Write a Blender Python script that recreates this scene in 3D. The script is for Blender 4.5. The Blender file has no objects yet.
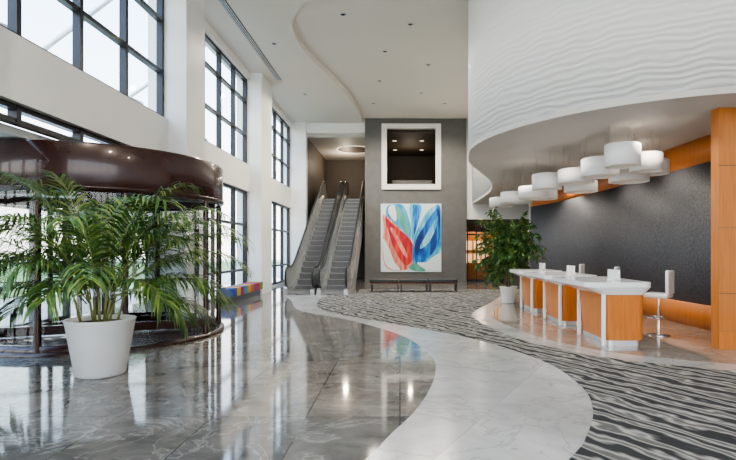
import bpy, bmesh, math, random
from mathutils import Vector, Matrix
random.seed(7)
S = bpy.context.scene
pi = math.pi

# ------------------------------------------------------------------ materials
def mat(name, col, rough=0.5, metal=0.0, var=0.06, nscale=6.0, bump=0.0, coat=0.0, emit=None, estr=0.0, spec=0.5, bscale=60):
    m = bpy.data.materials.new(name); m.use_nodes = True
    nt = m.node_tree; b = nt.nodes['Principled BSDF']
    tc = nt.nodes.new('ShaderNodeTexCoord')
    n = nt.nodes.new('ShaderNodeTexNoise'); n.inputs['Scale'].default_value = nscale
    n.inputs['Detail'].default_value = 4
    nt.links.new(tc.outputs['Object'], n.inputs['Vector'])
    r = nt.nodes.new('ShaderNodeValToRGB')
    r.color_ramp.elements[0].position = 0.3; r.color_ramp.elements[1].position = 0.7
    r.color_ramp.elements[0].color = (*[c*(1-var) for c in col], 1)
    r.color_ramp.elements[1].color = (*[min(1, c*(1+var)) for c in col], 1)
    nt.links.new(n.outputs['Fac'], r.inputs['Fac'])
    nt.links.new(r.outputs['Color'], b.inputs['Base Color'])
    b.inputs['Roughness'].default_value = rough
    b.inputs['Metallic'].default_value = metal
    b.inputs['Coat Weight'].default_value = coat
    b.inputs['Specular IOR Level'].default_value = spec
    if emit:
        b.inputs['Emission Color'].default_value = (*emit, 1)
        b.inputs['Emission Strength'].default_value = estr
    if bump:
        n2 = nt.nodes.new('ShaderNodeTexNoise'); n2.inputs['Scale'].default_value = bscale
        nt.links.new(tc.outputs['Object'], n2.inputs['Vector'])
        bp = nt.nodes.new('ShaderNodeBump'); bp.inputs['Strength'].default_value = bump
        bp.inputs['Distance'].default_value = 0.02
        nt.links.new(n2.outputs['Fac'], bp.inputs['Height'])
        nt.links.new(bp.outputs['Normal'], b.inputs['Normal'])
    return m

def wood(name, c1, c2, rough=0.3, axis='Z'):
    m = mat(name, c1, rough, coat=0.15)
    nt = m.node_tree; b = nt.nodes['Principled BSDF']
    tc = nt.nodes['Texture Coordinate']
    mp = nt.nodes.new('ShaderNodeMapping')
    mp.inputs['Scale'].default_value = (14, 14, 1.0) if axis == 'Z' else (1.0, 1.0, 16)
    n = nt.nodes.new('ShaderNodeTexNoise'); n.inputs['Scale'].default_value = 1.6; n.inputs['Detail'].default_value = 6
    n.inputs['Distortion'].default_value = 0.6
    r = nt.nodes.new('ShaderNodeValToRGB')
    r.color_ramp.elements[0].color = (*c1, 1); r.color_ramp.elements[1].color = (*c2, 1)
    r.color_ramp.elements[0].position = 0.3; r.color_ramp.elements[1].position = 0.7
    nt.links.new(tc.outputs['Object'], mp.inputs['Vector']); nt.links.new(mp.outputs['Vector'], n.inputs['Vector'])
    nt.links.new(n.outputs['Fac'], r.inputs['Fac']); nt.links.new(r.outputs['Color'], b.inputs['Base Color'])
    return m

def glass(name, tint=(0.97, 0.99, 1.0), refl=0.08):
    m = bpy.data.materials.new(name); m.use_nodes = True
    nt = m.node_tree; nt.nodes.clear()
    o = nt.nodes.new('ShaderNodeOutputMaterial')
    t = nt.nodes.new('ShaderNodeBsdfTransparent'); t.inputs['Color'].default_value = (*tint, 1)
    g = nt.nodes.new('ShaderNodeBsdfGlossy'); g.inputs['Roughness'].default_value = 0.02
    mx = nt.nodes.new('ShaderNodeMixShader'); mx.inputs['Fac'].default_value = refl
    nt.links.new(t.outputs[0], mx.inputs[1]); nt.links.new(g.outputs[0], mx.inputs[2])
    nt.links.new(mx.outputs[0], o.inputs['Surface'])
    return m

def marble(name, ca, cb, vein, tile=(0.9, 0.6), joint=(0.2, 0.2, 0.2), rough=0.07, nsc=1.4, contrast=0.5, jointw=0.004, rot=0, veinamt=0.35):
    m = bpy.data.materials.new(name); m.use_nodes = True
    nt = m.node_tree; b = nt.nodes['Principled BSDF']; L = nt.links
    tc = nt.nodes.new('ShaderNodeTexCoord')
    mp = nt.nodes.new('ShaderNodeMapping'); mp.inputs['Rotation'].default_value = (0, 0, rot)
    L.new(tc.outputs['Object'], mp.inputs['Vector'])
    br = nt.nodes.new('ShaderNodeTexBrick')
    br.inputs['Scale'].default_value = 1.0; br.offset = 0.0; br.squash = 1.0
    br.inputs['Brick Width'].default_value = tile[0]; br.inputs['Row Height'].default_value = tile[1]
    br.inputs['Mortar Size'].default_value = jointw; br.inputs['Mortar Smooth'].default_value = 0.1
    br.inputs['Color1'].default_value = (*ca, 1); br.inputs['Color2'].default_value = (*cb, 1)
    br.inputs['Mortar'].default_value = (*joint, 1)
    L.new(mp.outputs['Vector'], br.inputs['Vector'])
    n = nt.nodes.new('ShaderNodeTexNoise'); n.inputs['Scale'].default_value = nsc; n.inputs['Detail'].default_value = 10
    n.inputs['Distortion'].default_value = 0.7; n.inputs['Roughness'].default_value = 0.66
    add = nt.nodes.new('ShaderNodeVectorMath'); add.operation = 'ADD'
    sc = nt.nodes.new('ShaderNodeVectorMath'); sc.operation = 'SCALE'; sc.inputs['Scale'].default_value = 9.0
    L.new(br.outputs['Color'], sc.inputs[0]); L.new(sc.outputs[0], add.inputs[0]); L.new(mp.outputs['Vector'], add.inputs[1])
    L.new(add.outputs[0], n.inputs['Vector'])
    r = nt.nodes.new('ShaderNodeValToRGB')
    r.color_ramp.elements[0].position = 0.3; r.color_ramp.elements[0].color = (1-contrast, 1-contrast, 1-contrast, 1)
    r.color_ramp.elements[1].position = 0.7; r.color_ramp.elements[1].color = (1+contrast*.5, 1+contrast*.45, 1+contrast*.4, 1)
    L.new(n.outputs['Fac'], r.inputs['Fac'])
    mul = nt.nodes.new('ShaderNodeMix'); mul.data_type = 'RGBA'; mul.blend_type = 'MULTIPLY'; mul.inputs[0].default_value = 1
    L.new(br.outputs['Color'], mul.inputs[6]); L.new(r.outputs['Color'], mul.inputs[7])
    n2 = nt.nodes.new('ShaderNodeTexNoise'); n2.inputs['Scale'].default_value = nsc*0.8; n2.inputs['Detail'].default_value = 8
    n2.inputs['Distortion'].default_value = 0.8; n2.inputs['Roughness'].default_value = 0.6
    L.new(add.outputs[0], n2.inputs['Vector'])
    s = nt.nodes.new('ShaderNodeMath'); s.operation = 'SUBTRACT'; s.inputs[1].default_value = 0.5
    a = nt.nodes.new('ShaderNodeMath'); a.operation = 'ABSOLUTE'
    L.new(n2.outputs['Fac'], s.inputs[0]); L.new(s.outputs[0], a.inputs[0])
    r2 = nt.nodes.new('ShaderNodeValToRGB'); r2.color_ramp.elements[0].color = (veinamt,)*3+(1,); r2.color_ramp.elements[1].color = (0, 0, 0, 1)
    r2.color_ramp.elements[0].position = 0.0; r2.color_ramp.elements[1].position = 0.016
    L.new(a.outputs[0], r2.inputs['Fac'])
    mv = nt.nodes.new('ShaderNodeMix'); mv.data_type = 'RGBA'
    L.new(r2.outputs['Color'], mv.inputs[0]); L.new(mul.outputs[2], mv.inputs[6]); mv.inputs[7].default_value = (*vein, 1)
    L.new(mv.outputs[2], b.inputs['Base Color'])
    b.inputs['Roughness'].default_value = rough
    b.inputs['Specular IOR Level'].default_value = 0.9
    return m

M = {}
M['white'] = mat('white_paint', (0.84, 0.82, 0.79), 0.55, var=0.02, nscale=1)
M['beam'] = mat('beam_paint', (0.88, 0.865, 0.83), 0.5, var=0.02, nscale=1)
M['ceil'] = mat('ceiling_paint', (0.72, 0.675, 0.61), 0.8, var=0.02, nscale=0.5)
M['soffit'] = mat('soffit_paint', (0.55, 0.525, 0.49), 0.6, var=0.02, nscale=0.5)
M['grey'] = mat('grey_plaster', (0.145, 0.142, 0.136), 0.6, var=0.08, nscale=3)
M['darkwall'] = mat('dark_wallcovering', (0.085, 0.087, 0.095), 0.6, var=0.4, nscale=26, bump=0.5, bscale=40)
M['frame'] = mat('window_frame_metal', (0.030, 0.030, 0.035), 0.35, 0.3)
M['bronze'] = mat('door_bronze', (0.042, 0.014, 0.011), 0.25, 0.1, coat=0.4)
M['steel'] = mat('brushed_steel', (0.66, 0.67, 0.68), 0.32, 0.8)
M['chrome'] = mat('chrome', (0.8, 0.8, 0.8), 0.1, 1.0)
M['black'] = mat('black_rubber', (0.02, 0.02, 0.022), 0.4)
M['step'] = mat('step_metal', (0.28, 0.285, 0.29), 0.4, 0.4)
M['riser'] = mat('riser_metal', (0.06, 0.06, 0.065), 0.45, 0.4)
M['panel'] = mat('balustrade_panel', (0.50, 0.52, 0.53), 0.2, 0.5)
M['glass'] = glass('window_glass', refl=0.05)
M['dglass'] = glass('door_glass', (0.86, 0.88, 0.88), 0.06)
M['wood'] = wood('orange_wood', (0.52, 0.155, 0.028), (0.64, 0.22, 0.045))
M['woodp'] = wood('wall_panel_wood', (0.50, 0.165, 0.034), (0.60, 0.22, 0.052))
M['gloss'] = mat('white_gloss', (0.86, 0.86, 0.85), 0.18, var=0.01, coat=0.3)
M['lamp'] = mat('lamp_shade', (0.84, 0.82, 0.79), 0.5, var=0.01)
M['rod'] = mat('lamp_wire', (0.4, 0.39, 0.37), 0.5, var=0.01)
M['lampin'] = mat('lamp_diffuser', (0.55, 0.48, 0.40), 0.5, var=0.01, emit=(1, 0.88, 0.72), estr=0.06)
M['cove'] = mat('cove_light', (0.80, 0.74, 0.66), 0.5, var=0.01, emit=(1, 0.85, 0.65), estr=0.5)
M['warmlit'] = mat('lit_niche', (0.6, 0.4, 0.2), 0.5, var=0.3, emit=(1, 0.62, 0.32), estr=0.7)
M['pot'] = mat('pot_ceramic', (0.84, 0.83, 0.80), 0.35, var=0.02)
M['soil'] = mat('soil', (0.05, 0.03, 0.02), 0.9, bump=0.8)
M['leaf'] = mat('palm_leaf', (0.050, 0.115, 0.020), 0.45, var=0.55, nscale=5)
M['leafl'] = mat('palm_leaf_light', (0.16, 0.235, 0.042), 0.45, var=0.4, nscale=5)
M['ficus'] = mat('ficus_leaf', (0.040, 0.11, 0.025), 0.45, var=0.5, nscale=9)
M['bark'] = mat('bark', (0.16, 0.11, 0.06), 0.8, bump=0.5)
M['cane'] = mat('palm_cane', (0.24, 0.26, 0.08), 0.6, var=0.3, nscale=10)
M['leather'] = mat('black_leather', (0.025, 0.025, 0.028), 0.4)
M['red'] = mat('bench_rail_wood', (0.20, 0.08, 0.04), 0.4)
M['marb'] = marble('floor_marble', (0.16, 0.155, 0.15), (0.29, 0.265, 0.235), (0.55, 0.53, 0.50), (0.9, 1.2), joint=(0.09, 0.09, 0.09), contrast=0.55, rough=0.07, nsc=2.0, jointw=0.006)
M['marbw'] = marble('white_marble', (0.46, 0.46, 0.46), (0.55, 0.545, 0.53), (0.24, 0.23, 0.22), (1.6, 1.6), joint=(0.32, 0.32, 0.32), contrast=0.28, rough=0.2, nsc=0.9, jointw=0.003, rot=0.5, veinamt=.45)
M['marbr'] = marble('reception_marble', (0.33, 0.285, 0.24), (0.40, 0.34, 0.285), (0.55, 0.53, 0.50), (0.9, 0.9), joint=(0.2, 0.2, 0.2), contrast=0.25, rough=0.07)
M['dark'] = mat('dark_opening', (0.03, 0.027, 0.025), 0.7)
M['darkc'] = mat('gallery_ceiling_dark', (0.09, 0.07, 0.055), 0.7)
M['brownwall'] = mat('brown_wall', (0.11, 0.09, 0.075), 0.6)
M['pave'] = mat('paving', (0.42, 0.41, 0.39), 0.8, nscale=1, var=0.15)
M['grass'] = mat('lawn', (0.13, 0.20, 0.06), 0.9, nscale=4, var=0.3)
M['hedge'] = mat('tree_foliage', (0.05, 0.085, 0.03), 0.9, nscale=5, var=0.5, bump=1.0, bscale=9)

def wavewall():
    m = mat('wave_relief', (0.83, 0.815, 0.78), 0.5, var=0.01)
    nt = m.node_tree; b = nt.nodes['Principled BSDF']; tc = nt.nodes['Texture Coordinate']; L = nt.links
    mp = nt.nodes.new('ShaderNodeMapping'); mp.inputs['Scale'].default_value = (0.6, 0.6, 1)
    w = nt.nodes.new('ShaderNodeTexWave'); w.bands_direction = 'Z'; w.inputs['Scale'].default_value = 2.8
    w.inputs['Distortion'].default_value = 7; w.inputs['Detail'].default_value = 1.0; w.inputs['Detail Scale'].default_value = 1.0
    bp = nt.nodes.new('ShaderNodeBump'); bp.inputs['Strength'].default_value = 0.26; bp.inputs['Distance'].default_value = 0.022
    L.new(tc.outputs['Object'], mp.inputs['Vector']); L.new(mp.outputs['Vector'], w.inputs['Vector'])
    L.new(w.outputs['Fac'], bp.inputs['Height']); L.new(bp.outputs['Normal'], b.inputs['Normal'])
    return m
M['wave'] = wavewall()

def carpet():
    m = bpy.data.materials.new('striped_carpet'); m.use_nodes = True
    nt = m.node_tree; b = nt.nodes['Principled BSDF']; L = nt.links
    tc = nt.nodes.new('ShaderNodeTexCoord')
    mp = nt.nodes.new('ShaderNodeMapping'); mp.inputs['Rotation'].default_value = (0, 0, 1.0)
    mp2 = nt.nodes.new('ShaderNodeMapping'); mp2.inputs['Scale'].default_value = (0.5, 1.0, 1)
    L.new(tc.outputs['Object'], mp.inputs['Vector']); L.new(mp.outputs['Vector'], mp2.inputs['Vector'])
    w = nt.nodes.new('ShaderNodeTexWave'); w.bands_direction = 'Y'; w.inputs['Scale'].default_value = 1.3
    w.inputs['Distortion'].default_value = 8; w.inputs['Detail'].default_value = 3; w.inputs['Detail Scale'].default_value = 1.5
    w.inputs['Detail Roughness'].default_value = 0.65
    L.new(mp2.outputs['Vector'], w.inputs['Vector'])
    r = nt.nodes.new('ShaderNodeValToRGB'); e = r.color_ramp.elements
    e[0].position = 0.18; e[0].color = (0.055, 0.055, 0.056, 1)
    e[1].position = 0.48; e[1].color = (0.26, 0.25, 0.23, 1)
    x = e.new(0.70); x.color = (0.44, 0.42, 0.385, 1)
    x = e.new(0.95); x.color = (0.15, 0.145, 0.135, 1)
    L.new(w.outputs['Fac'], r.inputs['Fac'])
    L.new(r.outputs['Color'], b.inputs['Base Color'])
    b.inputs['Roughness'].default_value = 0.95; b.inputs['Specular IOR Level'].default_value = 0.1
    n = nt.nodes.new('ShaderNodeTexNoise'); n.inputs['Scale'].default_value = 150
    L.new(tc.outputs['Object'], n.inputs['Vector'])
    bp = nt.nodes.new('ShaderNodeBump'); bp.inputs['Strength'].default_value = 0.4; bp.inputs['Distance'].default_value = 0.01
    L.new(n.outputs['Fac'], bp.inputs['Height']); L.new(bp.outputs['Normal'], b.inputs['Normal'])
    return m
M['carpet'] = carpet()

# ------------------------------------------------------------------ mesh builder
class MB:
    def __init__(s, name, *mats):
        s.name = name; s.bm = bmesh.new(); s.mats = list(mats)
    def mi(s, k):
        if k not in s.mats: s.mats.append(k)
        return s.mats.index(k)
    def face(s, pts, k, smooth=False):
        f = s.bm.faces.new([s.bm.verts.new(p) for p in pts]); f.material_index = s.mi(k); f.smooth = smooth; return f
    def box(s, x0, x1, y0, y1, z0, z1, k, bev=0.0):
        r = bmesh.ops.create_cube(s.bm, size=1)
        vs = r['verts']
        for v in vs:
            v.co = Vector((x0 if v.co.x < 0 else x1, y0 if v.co.y < 0 else y1, z0 if v.co.z < 0 else z1))
        fs = set(f for v in vs for f in v.link_faces)
        for f in fs: f.material_index = s.mi(k)
        if bev:
            es = list(set(e for v in vs for e in v.link_edges))
            q = bmesh.ops.bevel(s.bm, geom=es, offset=bev, segments=3, affect='EDGES', profile=0.5)
            for f in q['faces']: f.material_index = s.mi(k); f.smooth = True
    def prism(s, poly, z0, z1, k, poly2=None, ktop=None, smooth=False):
        p2 = poly2 or poly
        a = [s.bm.verts.new((x, y, z0)) for x, y in poly]; b = [s.bm.verts.new((x, y, z1)) for x, y in p2]
        f = s.bm.faces.new(a[::-1]); f.material_index = s.mi(k)
        f = s.bm.faces.new(b); f.material_index = s.mi(ktop or k)
        n = len(a)
        for i in range(n):
            f = s.bm.faces.new((a[i], a[(i+1) % n], b[(i+1) % n], b[i])); f.material_index = s.mi(k); f.smooth = smooth
    def xprism(s, poly, x0, x1, k):
        a = [s.bm.verts.new((x0, y, z)) for y, z in poly]; b = [s.bm.verts.new((x1, y, z)) for y, z in poly]
        for q in (a, b[::-1]):
            f = s.bm.faces.new(q); f.material_index = s.mi(k)
        n = len(a)
        for i in range(n):
            f = s.bm.faces.new((a[i], b[i], b[(i+1) % n], a[(i+1) % n])); f.material_index = s.mi(k)
    def lathe(s, cx, cy, prof, k, seg=32, a0=0, a1=2*pi, smooth=True):
        full = abs(a1-a0-2*pi) < 1e-6
        n = seg if full else seg+1
        rings = []
        for r, z in prof:
            rings.append([s.bm.verts.new((cx+r*math.cos(a0+(a1-a0)*i/seg), cy+r*math.sin(a0+(a1-a0)*i/seg), z)) for i in range(n)])
        for j in range(len(rings)-1):
            for i in range(seg):
                i2 = (i+1) % n
                f = s.bm.faces.new((rings[j][i], rings[j][i2], rings[j+1][i2], rings[j+1][i])); f.material_index = s.mi(k); f.smooth = smooth
    def disc(s, cx, cy, r, z, k, seg=32):
        s.face([(cx+r*math.cos(2*pi*i/seg), cy+r*math.sin(2*pi*i/seg), z) for i in range(seg)], k)
    def tube(s, pts, r, k, seg=8, r1=None):
        pts = [Vector(p) for p in pts]; rings = []
        for i, p in enumerate(pts):
            t = (pts[min(i+1, len(pts)-1)]-pts[max(i-1, 0)]).normalized()
            up = Vector((1, 0, 0)) if abs(t.x) < 0.8 else Vector((0, 0, 1))
            u = t.cross(up).normalized(); v = t.cross(u)
            rr = r if r1 is None else r+(r1-r)*i/(len(pts)-1)
            rings.append([s.bm.verts.new(p+(u*math.cos(2*pi*j/seg)+v*math.sin(2*pi*j/seg))*rr) for j in range(seg)])
        for i in range(len(rings)-1):
            for j in range(seg):
                f = s.bm.faces.new((rings[i][j], rings[i][(j+1) % seg], rings[i+1][(j+1) % seg], rings[i+1][j])); f.material_index = s.mi(k); f.smooth = True
        for q in (rings[0][::-1], rings[-1]):
            f = s.bm.faces.new(q); f.material_index = s.mi(k)
    def ribbon(s, path, z0, z1, th, k, smooth=True):
        P = [Vector((x, y)) for x, y in path]; O = []
        for i, p in enumerate(P):
            t = (P[min(i+1, len(P)-1)]-P[max(i-1, 0)]).normalized()
            O.append(p+Vector((-t.y, t.x))*th)
        A = [[s.bm.verts.new((p.x, p.y, z)) for p in P] for z in (z0, z1)]
        B = [[s.bm.verts.new((p.x, p.y, z)) for p in O] for z in (z0, z1)]
        n = len(P)
        for i in range(n-1):
            for q, sm in (((A[0][i], A[0][i+1], A[1][i+1], A[1][i]), smooth), ((B[0][i+1], B[0][i], B[1][i], B[1][i+1]), smooth),
                      ((A[1][i], A[1][i+1], B[1][i+1], B[1][i]), False), ((A[0][i+1], A[0][i], B[0][i], B[0][i+1]), False)):
                f = s.bm.faces.new(q); f.material_index = s.mi(k); f.smooth = sm
        for i in (0, n-1):
            f = s.bm.faces.new((A[0][i], A[1][i], B[1][i], B[0][i])); f.material_index = s.mi(k)
    def done(s, recalc=True):
        if recalc: bmesh.ops.recalc_face_normals(s.bm, faces=s.bm.faces)
        me = bpy.data.meshes.new(s.name); s.bm.to_mesh(me); s.bm.free()
        for k in s.mats: me.materials.append(M[k])
        o = bpy.data.objects.new(s.name, me); S.collection.objects.link(o)
        return o

def spline(pts, n=8):
    out = []
    P = [Vector(p) for p in pts]
    for i in range(len(P)-1):
        p0 = P[max(i-1, 0)]; p1 = P[i]; p2 = P[i+1]; p3 = P[min(i+2, len(P)-1)]
        for j in range(n):
            t = j/n
            out.append(tuple(0.5*((2*p1)+(p2-p0)*t+(2*p0-5*p1+4*p2-p3)*t*t+(3*p1-p0-3*p2+p3)*t**3)))
    out.append(tuple(P[-1])); return out

CZ = 8.0
BY = 25.2
WX = -5.6
ZS0, ZS1 = 3.7, 4.65

# ------------------------------------------------------------------ floor
b = MB('floor'); b.box(-7.9, 9.0, -8, 28.6, -0.12, 0.0, 'marb'); b.done()
Lb = [(-4.1, 17.6), (-3.5, 16), (-2.67, 13.3), (-1.14, 11.4), (0, 9.41), (.457, 7.62), (.448, 6.4), (.206, 5.16), (-.086, 4.32), (-.267, 3.81), (-.7, 2.9), (-1.5, 1.5), (-2, -1)]
Rb = [(-2.4, 17.6), (-2.6, 16.4), (-2.4, 14.5), (-1.97, 13.1), (-0.94, 11.76), (0, 10.67), (1.27, 9.09), (2.04, 7.27), (2.13, 5.93), (1.93, 5), (1.56, 4.21), (1.295, 3.81), (.7, 3), (-.3, 1.5), (-.6, -1)]
Pb = [(8, 5.5), (5.8, 6.0), (4.4, 6.56), (3.2, 7.27), (2.5, 8.1), (2.02, 9.3), (1.75, 11.4), (1.9, 12.9), (3.04, 16), (4.32, 20.2)]
Pi = [(8, 5.95), (5.9, 6.45), (4.55, 7.0), (3.45, 7.66), (2.85, 8.45), (2.45, 9.5), (2.2, 11.4), (2.35, 12.8), (3.45, 15.8), (4.7, 19.8)]
Ls, Rs, Ps, Is = spline(Lb), spline(Rb), spline(Pb), spline(Pi)
b = MB('floor_marble_band'); b.prism(Ls+Rs[::-1], 0.0005, 0.003, 'marbw'); b.done()
b = MB('floor_carpet'); b.prism(Rs+[(8, -1)]+Ps+[(-1.6, 20.2), (-1.6, 17.8)], 0.0005, 0.012, 'carpet'); b.done()
b = MB('floor_reception'); b.prism(Ps+[(8, 20.2)], 0.0005, 0.006, 'marbw'); b.prism(Is+[(8, 19.8)], 0.0062, 0.009, 'marbr'); b.done()

# ------------------------------------------------------------------ left wall
C0 = (4.95, 6.05)
b = MB('wall_left')
b.box(-5.85, -5.42, -8, BY, ZS0, ZS1, 'beam')
b.box(-5.85, -5.42, -8, BY, CZ-0.25, CZ, 'beam')
b.box(-5.75, -5.5, -8, C0[1], 0, 0.08, 'beam'); b.box(-5.75, -5.5, 11.7, BY, 0, 0.08, 'beam')
b.box(-7.95, -5.7, 6.2, 11.8, 3.3, 3.42, 'beam')
b.done()
cols = [(-7.9, -6.8), (-1.3, -.2), C0, (11.7, 12.8), (18.06, 19.5)]
for y0, y1 in cols:
    b = MB('column'); b.box(-5.9, -5.0, y0, y1, 0, CZ, 'beam'); b.done()
b = MB('wall_back')
b.box(-5.9, -4.72, BY-0.15, BY+0.3, 0, CZ+0.2, 'beam')
b.box(-4.72, -1.76, BY-0.02, BY+0.3, 7.5, CZ+0.2, 'beam')
b.box(3.33, 9, BY-0.02, BY+0.3, 3.15, CZ+0.2, 'white')
b.box(5.25, 9, BY-0.02, BY+0.3, 0, 3.15, 'brownwall')
b.done()
gx0, gx1, gy = -1.76, 3.33, BY-0.12
wx0, wx1, wz0, wz1 = -0.92, 2.05, 4.63, 7.92
b = MB('wall_grey')
b.box(gx0, wx0, gy, BY+0.4, 0, CZ+0.2, 'grey'); b.box(wx1, gx1, gy, BY+0.4, 0, CZ+0.2, 'grey')
b.box(wx0, wx1, gy, BY+0.4, 0, wz0, 'grey'); b.box(wx0, wx1, gy, BY+0.4, wz1, CZ+0.2, 'grey')
b.done()
b = MB('window_interior')
t = 0.26
b.box(wx0, wx1, gy-0.1, BY+0.1, wz0, wz0+t, 'white'); b.box(wx0, wx1, gy-0.1, BY+0.1, wz1-0.22, wz1, 'white')
b.box(wx0, wx0+t, gy-0.1, BY+0.1, wz0+t, wz1-0.22, 'white'); b.box(wx1-t, wx1, gy-0.1, BY+0.1, wz0+t, wz1-0.22, 'white')
b.done()
b = MB('wall_gallery')
b.box(-5.9, 9, 32, 32.2, 0, CZ+0.2, 'brownwall')
b.box(-5.0, -4.72, BY+0.3, 32, 0, CZ, 'brownwall')
b.box(-1.76, -1.5, BY+0.4, 32, 0, CZ, 'brownwall')
b.box(3.4, 3.6, BY+0.4, 32, 4.4, CZ, 'brownwall')
b.box(-4.72, -1.76, 28.35, 28.5, 0, 4.0, 'brownwall')
b.done()
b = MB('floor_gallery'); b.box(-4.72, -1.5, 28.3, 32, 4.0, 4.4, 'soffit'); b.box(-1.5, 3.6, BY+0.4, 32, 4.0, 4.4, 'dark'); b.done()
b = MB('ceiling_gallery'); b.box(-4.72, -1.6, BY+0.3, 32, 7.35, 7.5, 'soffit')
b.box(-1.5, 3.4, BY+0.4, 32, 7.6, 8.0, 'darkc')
for x, y in ((-.3, 27.5), (1.2, 27.5), (-.3, 30), (1.3, 30)): b.lathe(x, y, [(0.0, 7.59), (0.12, 7.59), (.13, 7.6)], 'cove', 16)
b.lathe(-2.6, 28.6, [(1.05, 7.35), (1.05, 7.33), (0.95, 7.33)], 'cove', 40)
b.lathe(-2.6, 28.6, [(.95, 7.33), (0, 7.33)], 'brownwall', 40); b.done()
b = MB('gallery_sideboard'); b.box(-.9, 2.2, 31.5, 31.95, 4.41, 5.9, 'darkc')
b.box(-.8, 2.1, 31.47, 31.5, 5.5, 5.75, 'woodp')
for i in range(4): b.box(-.8+i*.75, -.1+i*.75, 31.46, 31.5, 4.6, 5.4, 'grey')
b.done()
b = MB('gallery_sofa')
b.box(-.4, 1.7, 26.3, 27.1, 4.42, 4.85, 'grey', .05); b.box(-.4, 1.7, 26.1, 26.35, 4.42, 5.25, 'grey', .06)
b.done()

b = MB('door_1')
for i in range(5):
    x = 3.38+i*0.455
    b.box(x, x+0.05, BY+0.02, BY+0.1, 0.0, 3.14, 'frame')
b.box(3.38, 5.25, BY+0.02, BY+0.1, 2.35, 2.42, 'frame'); b.box(3.38, 5.25, BY+0.02, BY+0.1, 3.05, 3.14, 'frame')
b.box(3.38, 5.25, BY+0.02, BY+0.1, 0, 0.12, 'frame')
b.box(3.38, 5.25, BY+0.05, BY+0.06, 0.1, 3.1, 'dglass')
for x in (4.22, 4.38): b.box(x, x+0.025, BY-0.04, BY+0.02, 0.8, 1.5, 'chrome')
b.done()
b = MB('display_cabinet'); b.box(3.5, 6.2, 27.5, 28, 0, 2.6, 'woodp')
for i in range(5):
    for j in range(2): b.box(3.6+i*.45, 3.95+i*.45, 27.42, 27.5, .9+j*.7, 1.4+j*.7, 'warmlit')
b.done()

b = MB('wall_right'); b.box(9, 9.2, -8, 32, 0, CZ+0.2, 'white'); b.done()
b = MB('rear_fill_glazing')  # unseen wall behind the camera, made all glass to admit sky fill light
for i in range(9): b.box(-5.8+i*1.83, -5.65+i*1.83, -8.1, -7.95, 0, CZ, 'frame')
for z in (0.0, 2.6, 5.2, 7.85): b.box(-5.8, 9, -8.1, -7.95, z, z+0.14, 'frame')
b.box(-5.8, 9, -8.03, -8.02, 0, CZ, 'glass'); b.done()

# ------------------------------------------------------------------ windows left
def window(name, y0, y1, z0, z1, ys, zs, X=WX):
    b = MB(name)
    fx0, fx1 = X-0.06, X+0.08
    for y in [y0+.04, y1-.04]+ys: b.box(fx0, fx1, y-0.045, y+0.045, z0, z1, 'frame')
    for z in [z0+.04, z1-.04]+zs: b.box(fx0, fx1-.01, y0, y1, z-0.04, z+0.04, 'frame')
    b.box(X-0.005, X+0.005, y0, y1, z0, z1, 'glass')
    return b
n = 1
bays = [(-6.8, -1.3), (-.2, C0[0]), (C0[1], 11.7), (12.8, 18.06), (19.5, BY-.15)]
for i, (y0, y1) in enumerate(bays):
    k = 4; ys = [y0+(y1-y0)*j/k for j in range(1, k)]
    if i == 2: ys = [7.25, 8.68, 10.12]
    window('window_%d' % n, y0, y1, ZS1, CZ-0.25, ys, [5.75, 6.95]).done(); n += 1
    if i == 2:
        window('window_%d' % n, y0, y1, 3.42, ZS0, ys, []).done(); n += 1
        w_ = window('window_%d' % n, 6.2, 11.8, 0.0, 3.3, [7.3, 8.4, 9.6, 10.7], [2.5], -7.85)
        w_.box(-7.85, -5.7, 11.74, 11.8, 0, 3.3, 'glass'); w_.box(-7.85, -5.7, 6.2, 6.26, 0, 3.3, 'glass')
        for yy in (6.2, 11.74):
            for xx in (-7.2, -6.5, -5.98): w_.box(xx, xx+.07, yy-.01, yy+.07, 0, 3.3, 'frame')
            w_.box(-7.85, -5.91, yy-.01, yy+.07, 2.46, 2.54, 'frame')
        w_.done(); n += 1
    else:
        window('window_%d' % n, y0, y1, 0.08, ZS0, ys, [0.9, 2.5]).done(); n += 1

# ------------------------------------------------------------------ ceiling
rec = spline([(3, 10.3), (.5, 10.6), (-1.2, 11.4), (-2.35, 12.8), (-3.0, 14.0), (-3.15, 15.4), (-2.95, 17), (-2.6, 18.4), (-2.2, 20.6), (-1.95, 23), (-1.85, BY)])
b = MB('ceiling')
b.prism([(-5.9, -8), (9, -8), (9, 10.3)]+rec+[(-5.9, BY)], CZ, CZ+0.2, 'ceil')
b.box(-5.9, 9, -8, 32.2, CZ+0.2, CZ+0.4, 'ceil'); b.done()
b = MB('air_diffuser')
b.box(-4.64, -4.46, 3, 18.8, CZ-0.015, CZ-0.001, 'frame')
for i in range(3): b.box(-4.62+i*.055, -4.60+i*.055, 3, 18.8, CZ-0.025, CZ-0.012, 'steel')
b.done()
dl = [(-1.6, 14.0), (.3, 14.6), (1.0, 17.8), (-.8, 19.5), (.9, 21), (-1.2, 22.5), (2.0, 22.5), (-3.9, 15.5), (-3.9, 20.5), (-.5, 16.6), (-3.6, 3), (-.5, 2), (3, 2)]
b = MB('ceiling_downlights')
for x, y in dl:
    inside = y > 11.5 and x > -2.9
    z = CZ+0.2 if inside else CZ
    b.lathe(x, y, [(0.10, z), (0.10, z-0.015), (0.075, z-0.02), (0.07, z-0.004)], 'steel', 20)
    b.disc(x, y, 0.07, z-0.006, 'dark', 20)
b.done()
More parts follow.
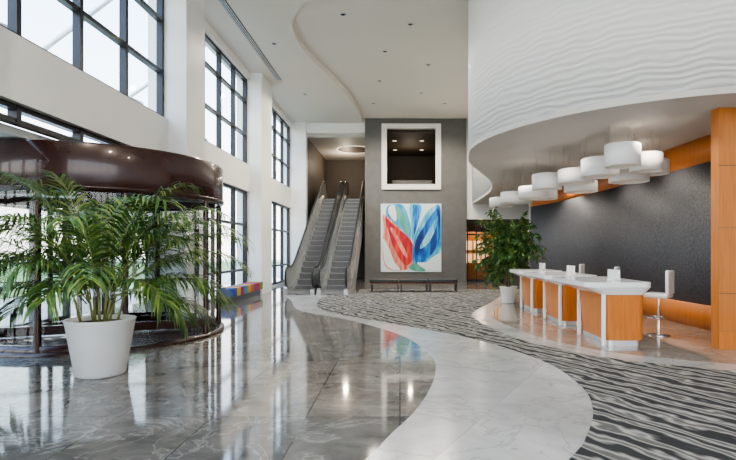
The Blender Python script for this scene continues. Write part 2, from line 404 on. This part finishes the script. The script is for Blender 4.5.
def spot(x, y, z, e, size=2.4, r=0.06, col=(1, 0.9, 0.78)):
    l = bpy.data.lights.new('lamp_spot', 'SPOT'); l.energy = e; l.spot_size = size; l.spot_blend = 0.6; l.shadow_soft_size = r; l.color = col
    o = bpy.data.objects.new('lamp_spot', l); o.location = (x, y, z); S.collection.objects.link(o); return o
def point(x, y, z, e, r=0.1, col=(1, 0.85, 0.65)):
    l = bpy.data.lights.new('lamp_point', 'POINT'); l.energy = e; l.shadow_soft_size = r; l.color = col
    o = bpy.data.objects.new('lamp_point', l); o.location = (x, y, z); S.collection.objects.link(o); return o
for x, y in dl[2:]: spot(x, y, CZ-0.08, 170, r=0.09, size=2.8, col=(1, .90, .76))

# ------------------------------------------------------------------ drum balcony
arc = [(6+4.4*math.cos(a), 11.5+4.4*math.sin(a)) for a in [(-pi/2)-(pi/2)*i/40 for i in range(41)]]
back = spline([(1.6, 11.5), (1.8, 13), (2.4, 14.8), (3.1, 17), (3.55, 20), (3.6, BY-.15)], 6)[1:]
path = [(9, 7.1), (7.5, 7.1)]+arc+back
b = MB('wall_balcony'); b.ribbon(path, 3.98, CZ+0.2, -0.2, 'wave'); b.done()
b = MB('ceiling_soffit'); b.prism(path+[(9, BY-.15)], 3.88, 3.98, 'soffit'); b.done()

dw = spline([(6.5, 8.3), (6.15, 9.6), (6.05, 12), (5.95, 15.5), (5.7, 18.5), (5.3, 20.3)], 8)
b = MB('wall_reception')
b.ribbon(dw, 0, 3.35, -0.25, 'darkwall'); b.ribbon(dw, 3.35, 3.88, -0.25, 'wood')
b.done()
b = MB('baseboard_reception'); b.ribbon([(x-0.03, y) for x, y in dw], 0.01, 0.5, -0.03, 'wood'); b.done()
b = MB('wall_panelling')
b.box(5.1, 9, 8.0, 8.2, 0.0, 3.88, 'woodp')
b.box(5.095, 9, 7.985, 8.0, 0.0, 0.28, 'wood')
for z in (0.9, 1.95, 2.95): b.box(5.095, 9, 7.99, 8.0, z, z+0.008, 'brownwall')
b.box(5.098, 5.115, 7.99, 8.0, 0, 3.88, 'wood')
b.done()
b = MB('wall_partition'); b.box(5.35, 5.7, 20.6, 20.7, 0, 2.6, 'gloss'); b.box(5.3, 5.35, 20.58, 20.72, 0, 2.65, 'steel'); b.box(5.7, 9, 20.6, 20.8, 0, 3.88, 'brownwall'); b.box(5.35, 5.7, 20.6, 20.7, 2.6, 3.88, 'white'); b.done()

# ------------------------------------------------------------------ escalators
prof = [(18.2, 0), (19.0, 0), (19.45, .06), (19.9, .26), (26.62, 4.14), (27.07, 4.34), (27.5, 4.4), (28.25, 4.4)]
def hz(y):
    for (a, za), (c, zc) in zip(prof, prof[1:]):
        if a <= y <= c: return za+(zc-za)*(y-a)/(c-a)
    return 0 if y < 18.2 else 4.4
def escalator(x0, x1):
    b = MB('escalator')
    tw = 0.15
    top = [(y, z+0.16) for y, z in prof]
    body = [(18.2, 0.0)]+top+[(28.25, 3.3), (26.9, 3.3), (21.3, 0.0)]
    for xa, xb in ((x0, x0+tw), (x1-tw, x1)):
        b.xprism(body, xa, xb, 'steel')
    b.xprism([(y, z-0.35) for y, z in prof if y > 19.9]+[(28.25, 3.3), (26.9, 3.3), (21.4, 0.02)], x0+tw, x1-tw, 'riser')
    b.box(x0+tw, x1-tw, 18.2, 19.2, 0.0, 0.02, 'step'); b.box(x0+tw, x1-tw, 27.4, 28.25, 4.3, 4.4, 'step')
    y = 19.2
    while y < 27.3:
        zz = hz(y+0.2)
        b.box(x0+tw, x1-tw, y, y+0.405, zz-0.3, zz-0.03, 'riser')
        b.box(x0+tw, x1-tw, y-.005, y+0.405, zz-0.045, zz, 'step')
        for i in range(3): b.box(x0+tw, x1-tw, y-0.006, y, zz-0.09-i*.05, zz-0.07-i*.05, 'step')
        y += 0.40
    for xc in (x0+tw/2, x1-tw/2):
        rail = []
        R = 0.36; cy, cz = 18.55, 0.60
        for i in range(11):
            a = -pi/2 - pi*i/10
            rail.append((cy+R*math.cos(a), cz+R*math.sin(a)))
        for y_, z_ in prof[1:-2]: rail.append((y_, z_+0.96))
        cy2, cz2 = 28.0, 5.0
        for i in range(11):
            a = pi/2 - pi*i/10
            rail.append((cy2+R*math.cos(a), cz2+R*math.sin(a)))
        b.tube([(xc, y_, z_) for y_, z_ in rail], 0.04, 'black', 8)
        low = [(y_, z_+0.14) for y_, z_ in prof if 18.5 < y_ < 28]
        b.xprism(rail+[(28.0, 4.5)]+low[::-1]+[(18.5, .14)], xc-0.008, xc+0.008, 'panel')
        b.xprism([(y_, z_+0.155) for y_, z_ in prof]+[(y_, z_+0.2) for y_, z_ in prof[::-1]], xc-0.07, xc+0.07, 'chrome')
    return b.done()
escalator(-4.25, -3.12); escalator(-3.03, -1.9)

# ------------------------------------------------------------------ painting (flat canvas, brushed colour fields)
def pcol(name, stops, sc=1.2, ang=0.0):
    m = mat(name, stops[0], 0.5); nt = m.node_tree; r = nt.nodes['Color Ramp']; nn = nt.nodes['Noise Texture']
    nn.inputs['Scale'].default_value = sc; nn.inputs['Distortion'].default_value = 1.2; nn.inputs['Detail'].default_value = 2
    mp = nt.nodes.new('ShaderNodeMapping'); mp.inputs['Rotation'].default_value = (0, ang, 0); mp.inputs['Scale'].default_value = (1.6, 1, 0.35)
    nt.links.new(nt.nodes['Texture Coordinate'].outputs['Object'], mp.inputs['Vector']); nt.links.new(mp.outputs['Vector'], nn.inputs['Vector'])
    n_ = len(stops); e = r.color_ramp.elements
    e[0].color = (*stops[0], 1); e[0].position = .32; e[1].color = (*stops[-1], 1); e[1].position = .68
    for i in range(1, n_-1):
        x = e.new(.32+.36*i/(n_-1)); x.color = (*stops[i], 1)
    M[name] = m
pcol('p_bg', [(0.78, 0.82, 0.82), (0.62, 0.78, 0.80), (0.80, 0.83, 0.82)], 0.8)
pcol('p_blue', [(0.005, 0.02, 0.15), (0.01, 0.10, 0.45), (0.02, 0.30, 0.70), (0.01, 0.05, 0.26)], 1.4, -.5)
pcol('p_cyan', [(0.02, 0.20, 0.50), (0.06, 0.45, 0.68), (0.40, 0.70, 0.78)], 1.5, -.5)
pcol('p_red', [(0.30, 0.01, 0.05), (0.60, 0.02, 0.025), (0.80, 0.12, 0.06)], 1.6, .5)
pcol('p_pink', [(0.82, 0.16, 0.09), (0.82, 0.40, 0.32), (0.70, 0.08, 0.06)], 1.4, .5)
pcol('p_white', [(0.82, 0.84, 0.82), (0.70, 0.80, 0.81)])
pcol('p_green', [(0.05, 0.30, 0.22), (0.2, 0.5, 0.4)])
b = MB('painting')
px0, px1, pz0, pz1, py = -0.96, 2.07, 0.5, 3.92, gy-0.06
b.box(px0, px1, py, gy-0.005, pz0, pz1, 'p_bg')
cnt = [0]
def field(pts, k):
    cnt[0] += 1; y = py-0.0012*cnt[0]
    n_ = len(pts); P = [Vector(p) for p in pts]; out = []
    for i in range(n_):
        p0, p1, p2, p3 = P[i-1], P[i], P[(i+1) % n_], P[(i+2) % n_]
        for j in range(8):
            t = j/8; q = 0.5*((2*p1)+(p2-p0)*t+(2*p0-5*p1+4*p2-p3)*t*t+(3*p1-p0-3*p2+p3)*t**3)
            out.append((px0+min(max(q.x, .004), .996)*(px1-px0), y, pz0+min(max(q.y, .004), .996)*(pz1-pz0)))
    b.face(out, k)
field([(.12, .97), (.10, .80), (.28, .62), (.46, .42), (.50, .60), (.44, .85), (.34, .99)], 'p_cyan')
field([(.22, .90), (.30, .74), (.44, .55), (.46, .66), (.38, .84), (.28, .95)], 'p_green')
field([(.14, .96), (.13, .86), (.24, .74), (.26, .84), (.22, .97)], 'p_white')
field([(.04, .84), (.05, .60), (.02, .30), (.10, .06), (.34, .02), (.52, .10), (.54, .36), (.44, .52), (.26, .68)], 'p_pink')
field([(.07, .80), (.14, .56), (.22, .34), (.40, .10), (.53, .20), (.53, .40), (.42, .54), (.24, .66)], 'p_red')
field([(.03, .48), (.06, .16), (.16, .05), (.32, .03), (.22, .16), (.12, .38)], 'p_white')
field([(.16, .62), (.26, .44), (.40, .22), (.43, .26), (.32, .46), (.20, .64)], 'p_pink')
field([(.48, .98), (.50, .70), (.52, .45), (.58, .60), (.66, .84), (.66, .98)], 'p_cyan')
field([(.53, .97), (.54, .76), (.55, .55), (.60, .68), (.64, .86), (.61, .97)], 'p_blue')
field([(.55, .50), (.52, .22), (.56, .05), (.76, .10), (.98, .30), (.995, .70), (.97, .97), (.82, .93), (.68, .76)], 'p_cyan')
field([(.58, .46), (.56, .22), (.62, .12), (.80, .22), (.96, .44), (.98, .74), (.95, .94), (.84, .84), (.72, .68)], 'p_blue')
field([(.66, .40), (.66, .34), (.78, .42), (.90, .62), (.94, .82), (.84, .68), (.74, .53)], 'p_cyan')
field([(.60, .14), (.72, .05), (.97, .04), (.98, .26), (.86, .22), (.74, .14)], 'p_white')
field([(.46, .07), (.56, .015), (.74, .02), (.66, .08), (.55, .12)], 'p_green')
b.done(recalc=False)

# ------------------------------------------------------------------ benches
b = MB('bench')
for i in range(3):
    x = -1.15+i*1.12
    b.box(x, x+1.09, 18.9, 19.5, 0.36, 0.48, 'leather', 0.03)
b.box(-1.15, 2.2, 18.95, 19.45, 0.30, 0.36, 'red')
for x in (-1.1, -.1, 0.02, 1.0, 1.14, 2.12):
    for y in (18.95, 19.4): b.box(x, x+0.05, y, y+0.05, 0.0125, 0.3, 'leather')
b.done()
colsb = [(.04, .09, .30), (.55, .35, .04), (.25, .04, .20), (.05, .25, .35), (.55, .30, .05), (.45, .12, .03), (.18, .05, .28), (.45, .05, .04), (.1, .25, .08)]
b = MB('bench')
for i in range(9):
    k = 'cush%d' % i; M[k] = mat('bench_fabric_%d' % i, colsb[i], 0.8)
    y = 14.8+i*0.355
    b.box(-5.42, -4.93, y, y+0.35, 0.2, 0.46, k, 0.02) if y+.35 < 18.04 else None
b.box(-5.35, -5.0, 14.85, 17.9, 0.0, 0.2, 'frame')
b.done()

# ------------------------------------------------------------------ reception desks
def rrect(x0, x1, y0, y1, r, n=6):
    out = []
    for cx, cy, a in ((x1-r, y1-r, 0), (x0+r, y1-r, pi/2), (x0+r, y0+r, pi), (x1-r, y0+r, 3*pi/2)):
        for i in range(n+1):
            t = a+pi/2*i/n; out.append((cx+r*math.cos(t), cy+r*math.sin(t)))
    return out
FZ = 0.009
for j, y0 in enumerate((8.25, 10.5, 12.75)):
    b = MB('reception_desk')
    x0, x1 = 3.38, 4.05; y1 = y0+1.25; ye = y1+(.55 if j < 2 else .0)
    b.prism(rrect(x0+.05, x1-.05, y0+.05, y1-.05, .08), FZ, 0.1, 'steel')
    b.prism(rrect(x0+.05, x1, y0+.03, y1, .1), 0.1, 0.86, 'wood', rrect(x0-.02, x1, y0, y1, .12))
    b.box(x0-0.04, x0+0.02, y0+0.0, y0+0.06, FZ, 0.9, 'gloss', 0.01)
    b.box(x0-0.04, x0+0.02, y1-0.12, y1-0.06, FZ, 0.9, 'gloss', 0.01)
    b.prism(rrect(x0-.04, x1+.02, y0-.02, y1-.02, .14), 0.86, 0.99, 'gloss', rrect(x0-.34, x1+.1, y0-.1, ye, .16))
    b.prism(rrect(x0-.34, x1+.1, y0-.1, ye, .16), 0.99, 1.07, 'gloss')
    b.box(x1-.25, x1-.2, y0+.5, y0+.9, 1.09, 1.25, 'gloss'); b.box(x1-.3, x1-.15, y0+.6, y0+.8, 1.07, 1.09, 'gloss')
    b.done()

def stool(x, y, rot):
    b = MB('bar_stool')
    b.lathe(0, 0, [(0.0, 0.03), (0.05, 0.035), (0.2, 0.02), (0.22, 0.0), (0, 0)], 'chrome', 28)
    b.lathe(0, 0, [(0.03, 0.03), (0.03, 0.45), (0.02, 0.46), (0.02, 0.70)], 'chrome', 16)
    pts = [(0.16*math.cos(t*2*pi/16), 0.16*math.sin(t*2*pi/16)-.06, 0.33) for t in range(17)]
    b.tube(pts, 0.012, 'chrome', 6)
    b.box(-0.20, 0.20, -0.22, 0.2, 0.70, 0.79, 'gloss', 0.035)
    b.box(-0.19, 0.19, 0.16, 0.22, 0.76, 1.22, 'gloss', 0.028)
    o = b.done(); o.location = (x, y, FZ); o.rotation_euler = (0, 0, rot)
stool(4.84, 9.35, -2.35); stool(4.75, 11.4, -2.2); stool(4.75, 13.6, -2.2)

# ------------------------------------------------------------------ pendant lamps
def pend(x, y, r, zt, h):
    b = MB('pendant_lamp')
    b.lathe(x, y, [(0.0, zt), (r-.02, zt), (r, zt-.015), (r, zt-h), (r-0.02, zt-h), (r-0.02, zt-h+0.04)], 'lamp', 40)
    b.disc(x, y, r-0.021, zt-h+0.03, 'lampin', 40)
    for a in (0.5, 2.6, 4.7):
        xx, yy = x+r*.7*math.cos(a), y+r*.7*math.sin(a)
        b.tube([(xx, yy, zt), (xx, yy, 3.879)], 0.003, 'rod', 5)
    b.done()
for l in [(4.05, 9.1, .31, 3.52, .40), (4.75, 9.65, .30, 3.46, .34), (3.98, 9.95, .36, 3.42, .36), (5.25, 10.3, .27, 3.46, .3), (4.85, 10.6, .40, 3.30, .26),
          (3.85, 10.95, .38, 3.36, .3), (3.45, 11.75, .34, 3.38, .36), (4.3, 11.9, .38, 3.24, .26), (3.45, 12.95, .38, 3.24, .3), (3.95, 13.8, .38, 3.3, .3), (3.2, 14.2, .34, 3.24, .3), (3.6, 15.2, .4, 3.32, .3), (3.3, 16.3, .38, 3.3, .3)]:
    pend(*l)
for x, y in ((4.6, 8.9), (5.3, 11), (5.2, 13), (5.0, 15.5), (3.0, 10.2), (2.9, 12.6), (4.2, 18), (5.5, 17)):
    spot(x, y, 3.84, 40, 2.4, 0.04)

# ------------------------------------------------------------------ revolving door
cx, cy, R = -5.63, 9.56, 2.08
b = MB('revolving_door')
b.lathe(cx, cy, [(0, 3.25), (R+.02, 3.25), (R+.04, 3.22), (R+.04, 2.53), (R+.02, 2.5), (R-.12, 2.5), (R-.12, 2.6), (0, 2.6)], 'bronze', 72)
b.lathe(cx, cy, [(R+.045, 2.54), (R+.06, 2.54), (R+.06, 2.58), (R+.045, 2.58)], 'bronze', 72)
b.lathe(cx, cy, [(R+.06, 0.003), (R+.06, 0.06), (R-.10, 0.06), (R-.10, 0.006), (0, 0.006)], 'bronze', 72)
def post(a, w=0.05):
    x, y = cx+(R-.03)*math.cos(a), cy+(R-.03)*math.sin(a)
    b.lathe(x, y, [(w, 0.02), (w, 2.52)], 'bronze', 10)
rad = math.radians
for a in (-118, -85, -52, -8, 28, 60, 90, 120, -150, 150): post(rad(a))
for a0, a1 in ((-118, -52), (28, 120), (-150, -118)):
    b.lathe(cx, cy, [(R-.03, 0.1), (R-.03, 2.5)], 'dglass', 24, rad(a0), rad(a1))
    b.lathe(cx, cy, [(R, 0.06), (R, .16), (R-.06, .16), (R-.06, .06)], 'bronze', 24, rad(a0), rad(a1))
b.lathe(cx, cy, [(0.07, 0.01), (0.07, 2.6)], 'bronze', 16)
for q in (20, 110, 200, 290):
    a = rad(q); d = Vector((math.cos(a), math.sin(a), 0)); nrm = Vector((-d.y, d.x, 0)); C = Vector((cx, cy, 0))
    def bar(r0, r1, z0, z1, w=0.03, k='bronze'):
        ps = []
        for rr, s_ in ((r0, -1), (r1, -1), (r1, 1), (r0, 1)):
            p = C+d*rr+nrm*w*s_; ps.append((p.x, p.y))
        b.prism(ps, z0, z1, k)
    bar(0.07, R-.12, 0.03, 0.2); bar(0.07, R-.12, 2.42, 2.56); bar(R-.2, R-.12, 0.03, 2.5); bar(.08, .16, .03, 2.5)
    bar(.16, R-.2, 0.2, 2.42, 0.004, 'dglass')
    bar(.3, R-.3, 1.0, 1.03, 0.02, 'bronze')
b.done()

# ------------------------------------------------------------------ plants
def pot(b, x, y, h, rt, rb, z0=0.0):
    b.lathe(x, y, [(0, z0), (rb-.02, z0), (rb, z0+.02), (rt, z0+h-.03), (rt+.012, z0+h-.01), (rt, z0+h), (rt-.04, z0+h), (rt-.05, z0+h-.06)], 'pot', 48)
    b.disc(x, y, rt-.045, z0+h-.06, 'soil', 32)
def frond(b, base, az, el, length, droop, k, nl=34, lw=0.0125, ll=0.40):
    p = Vector(base); d = Vector((math.cos(az)*math.cos(el), math.sin(az)*math.cos(el), math.sin(el)))
    N = 24; pts = [p.copy()]; st = length/N
    for i in range(N):
        d = (d+Vector((0, 0, -droop*(0.15+1.6*(i/N)**1.5)/N))).normalized(); p = p+d*st; pts.append(p.copy())
    b.tube(pts, 0.009, 'cane', 5, 0.002)
    side = Vector((-math.sin(az), math.cos(az), 0))
    for i in range(nl):
        t = 0.22+0.78*(i+.5)/nl; f = t*N; j = min(int(f), N-1); c = pts[j].lerp(pts[j+1], f-j)
        tan = (pts[j+1]-pts[j]).normalized(); up = side.cross(tan)
        L = ll*(0.5+0.7*math.sin(pi*min(1, (t-.12)*1.05))**0.7)*random.uniform(.8, 1.12)
        for s_ in (-1, 1):
            dr = (side*s_*0.8+tan*(0.6+0.5*t)+up*0.2*(1 if up.z > 0 else -1)+Vector((random.uniform(-.15, .15), random.uniform(-.15, .15), random.uniform(-.25, .05)))).normalized()
            q0 = c; q1 = c+dr*L*.4; d2 = (dr+Vector((0, 0, -.5))).normalized(); q2 = q1+d2*L*.35; d3 = (d2+Vector((0, 0, -.9))).normalized(); q3 = q2+d3*L*.34
            wv = tan.cross(dr).cross(dr).normalized()*lw
            vs = [b.bm.verts.new(v) for v in (q0-wv*.3, q0+wv*.3, q1+wv, q1-wv, q2+wv*.8, q2-wv*.8, q3)]
            kk = b.mi(k if random.random() < .75 else 'leafl')
            for fc in ((vs[0], vs[1], vs[2], vs[3]), (vs[3], vs[2], vs[4], vs[5]), (vs[5], vs[4], vs[6])):
                ff = b.bm.faces.new(fc); ff.material_index = kk
b = MB('potted_palm')
PX, PY = -3.86, 6.45
pot(b, PX, PY, 0.72, 0.40, 0.29)
for i in range(9):
    a = 2*pi*i/9+.3; rr = 0.08+.12*(i % 2); bx, by = PX+rr*math.cos(a), PY+rr*math.sin(a)
    tx, ty = bx+.10*math.cos(a), by+.10*math.sin(a); hh = random.uniform(.95, 1.2)
    b.tube([(bx, by, .6), ((bx+tx)/2, (by+ty)/2, (.6+hh)/2), (tx, ty, hh)], .018, 'cane', 7, .012)
FR = [(175, 66, 1.95, 2.9), (190, 52, 2.0, 2.7), (170, 38, 1.85, 2.3), (200, 30, 1.7, 2.1), (185, 15, 1.45, 1.8), (215, 55, 1.8, 2.6), (182, 3, 1.25, 1.8),
      (5, 62, 2.05, 2.9), (-10, 50, 2.05, 2.6), (10, 36, 1.85, 2.2), (-5, 24, 1.65, 2.0), (-25, 58, 1.9, 2.6), (8, 8, 1.35, 1.9), (-2, 44, 2.0, 2.0),
      (95, 72, 1.6, 2.2), (120, 70, 1.55, 2.4), (60, 62, 1.5, 2.4), (250, 64, 1.65, 2.6), (285, 60, 1.65, 2.7), (300, 45, 1.55, 2.5), (240, 40, 1.5, 2.5),
      (175, 76, 1.9, 2.6), (10, 74, 1.85, 2.8), (35, 40, 1.4, 2.4), (140, 50, 1.3, 2.4), (270, 25, 1.1, 2.4), (330, 22, 1.4, 2.2), (210, 15, 1.3, 2.2), (345, 5, 1.2, 2.0), (195, 60, 1.6, 3.2), (350, 58, 1.5, 3.4), (265, 50, 1.4, 3.0),
      (160, 80, 1.75, 2.2), (220, 74, 1.8, 2.8), (330, 66, 1.8, 3.0), (180, 45, 1.7, 3.0), (0, 34, 1.7, 2.8)]
for az, el, L, dr in FR:
    az, el = rad(az+random.uniform(-6, 6)), rad(el)
    frond(b, (PX+.16*math.cos(az), PY+.16*math.sin(az), random.uniform(.9, 1.15)), az, el, L*random.uniform(.9, 1.0), dr*.85, 'leaf')
b.done(recalc=False)

b = MB('potted_ficus_tree')
FX, FY = 3.25, 15.0
pot(b, FX, FY, 0.5, 0.26, 0.18, 0.012)
for i in range(4):
    a = i*pi/2; b.tube([(FX+.05*math.cos(a), FY+.05*math.sin(a), .4), (FX+.08*math.cos(a+1), FY+.08*math.sin(a+1), 1.0), (FX+.3*math.cos(a+1.5), FY+.3*math.sin(a+1.5), 2.0)], .022, 'bark', 6, .01)
for q in range(150):
    az = random.uniform(0, 2*pi); el = random.uniform(.0, 1.5); ln = random.uniform(.6, 1.05)*(.8+.4*math.sin(el))
    z0_ = random.uniform(.95, 2.1)
    p = Vector((FX+.08*math.cos(az), FY+.08*math.sin(az), z0_)); d = Vector((math.cos(az)*math.cos(el), math.sin(az)*math.cos(el), math.sin(el)))
    pts = [p.copy()]
    for i in range(12):
        d = (d+Vector((0, 0, -.12))).normalized(); p = p+d*ln/12; pts.append(p.copy())
    b.tube(pts, .006, 'bark', 4, .002)
    for i in range(2, 13):
        for s_ in range(4):
            c = pts[i]+Vector((random.uniform(-.03, .03),)*3)
            ax = (d*.5+Vector((random.uniform(-1, 1), random.uniform(-1, 1), random.uniform(-1.1, .25)))).normalized()
            sd = ax.cross(Vector((random.random(), random.random(), random.random()+.2))).normalized()
            L = random.uniform(.10, .17); w = L*.2
            b.face([c, c+ax*L*.4+sd*w, c+ax*L+Vector((0, 0, -.02)), c+ax*L*.4-sd*w], 'ficus' if random.random() < .75 else 'leafl')
b.done(recalc=False)

# ------------------------------------------------------------------ exterior
b = MB('ground'); b.box(-120, 60, -60, 90, -0.3, -0.13, 'pave'); b.done()
b = MB('ground_lawn'); b.box(-60, -14, -30, 70, -0.129, -0.08, 'grass'); b.done()
for x, y, h in ((-16, 14, 4), (-19, 19, 5), (-15, 25, 4), (-17, 32, 5), (-22, 9, 4.5), (-18, 40, 5), (-24, 48, 6)):
    b = MB('tree'); b.tube([(x, y, -.08), (x, y, h*.5)], .15, 'bark', 8, .1)
    for i in range(9):
        r = bmesh.ops.create_icosphere(b.bm, subdivisions=2, radius=random.uniform(.7, 1.2), matrix=Matrix.Translation((x+random.uniform(-1.2, 1.2), y+random.uniform(-1.2, 1.2), h*.7+random.uniform(-.6, 1.3))))
        for v in r['verts']:
            v.co += Vector((random.uniform(-.12, .12),)*3)
            for f in v.link_faces: f.material_index = b.mi('hedge')
    b.done()
b = MB('entrance_canopy')
for y in (4, 8, 12, 16):
    b.tube([(-6.2, y, 5.1), (-12, y+1.5, 7.8)], .06, 'steel', 8); b.tube([(-6.2, y, 8.2), (-12, y+1.5, 5.2)], .06, 'steel', 8)
b.tube([(-12, 2, 5.3), (-12, 20, 5.3)], .09, 'steel', 8)
b.done()

# ------------------------------------------------------------------ lights / world
point(-3.2, 29.5, 6.6, 45); point(0.6, 29, 6.6, 22); point(4.3, 26.6, 2.9, 40)
w = bpy.data.worlds.new('sky'); S.world = w; w.use_nodes = True
nt = w.node_tree; bg = nt.nodes['Background']
tc = nt.nodes.new('ShaderNodeTexCoord'); sx = nt.nodes.new('ShaderNodeSeparateXYZ'); r = nt.nodes.new('ShaderNodeValToRGB')
r.color_ramp.elements[0].position = 0.0; r.color_ramp.elements[0].color = (1.0, 0.93, 0.83, 1)
r.color_ramp.elements[1].position = 0.5; r.color_ramp.elements[1].color = (0.42, 0.66, 1.0, 1)
x = r.color_ramp.elements.new(0.18); x.color = (0.90, 0.94, 0.98, 1)
nt.links.new(tc.outputs['Generated'], sx.inputs[0]); nt.links.new(sx.outputs['Z'], r.inputs['Fac']); nt.links.new(r.outputs['Color'], bg.inputs['Color'])
bg.inputs['Strength'].default_value = 2.7
sl = bpy.data.lights.new('sun', 'SUN'); sl.energy = 3.5; sl.angle = 0.1; sl.color = (1, .91, .78)
so = bpy.data.objects.new('sun', sl); so.rotation_euler = (rad(35), rad(10), 0); so.location = (0, -20, 30); S.collection.objects.link(so)

S.view_settings.view_transform = 'AgX'
S.view_settings.look = 'AgX - Medium High Contrast'
S.view_settings.exposure = 1.15

# ------------------------------------------------------------------ camera
c = bpy.data.cameras.new('camera'); c.sensor_width = 36; c.lens = 500/736*36
c.shift_x = -32/736; c.shift_y = 20/736; c.clip_end = 300
o = bpy.data.objects.new('camera', c); o.location = (0, 0, 1.6); o.rotation_euler = (pi/2, 0, 0)
S.collection.objects.link(o); S.camera = o
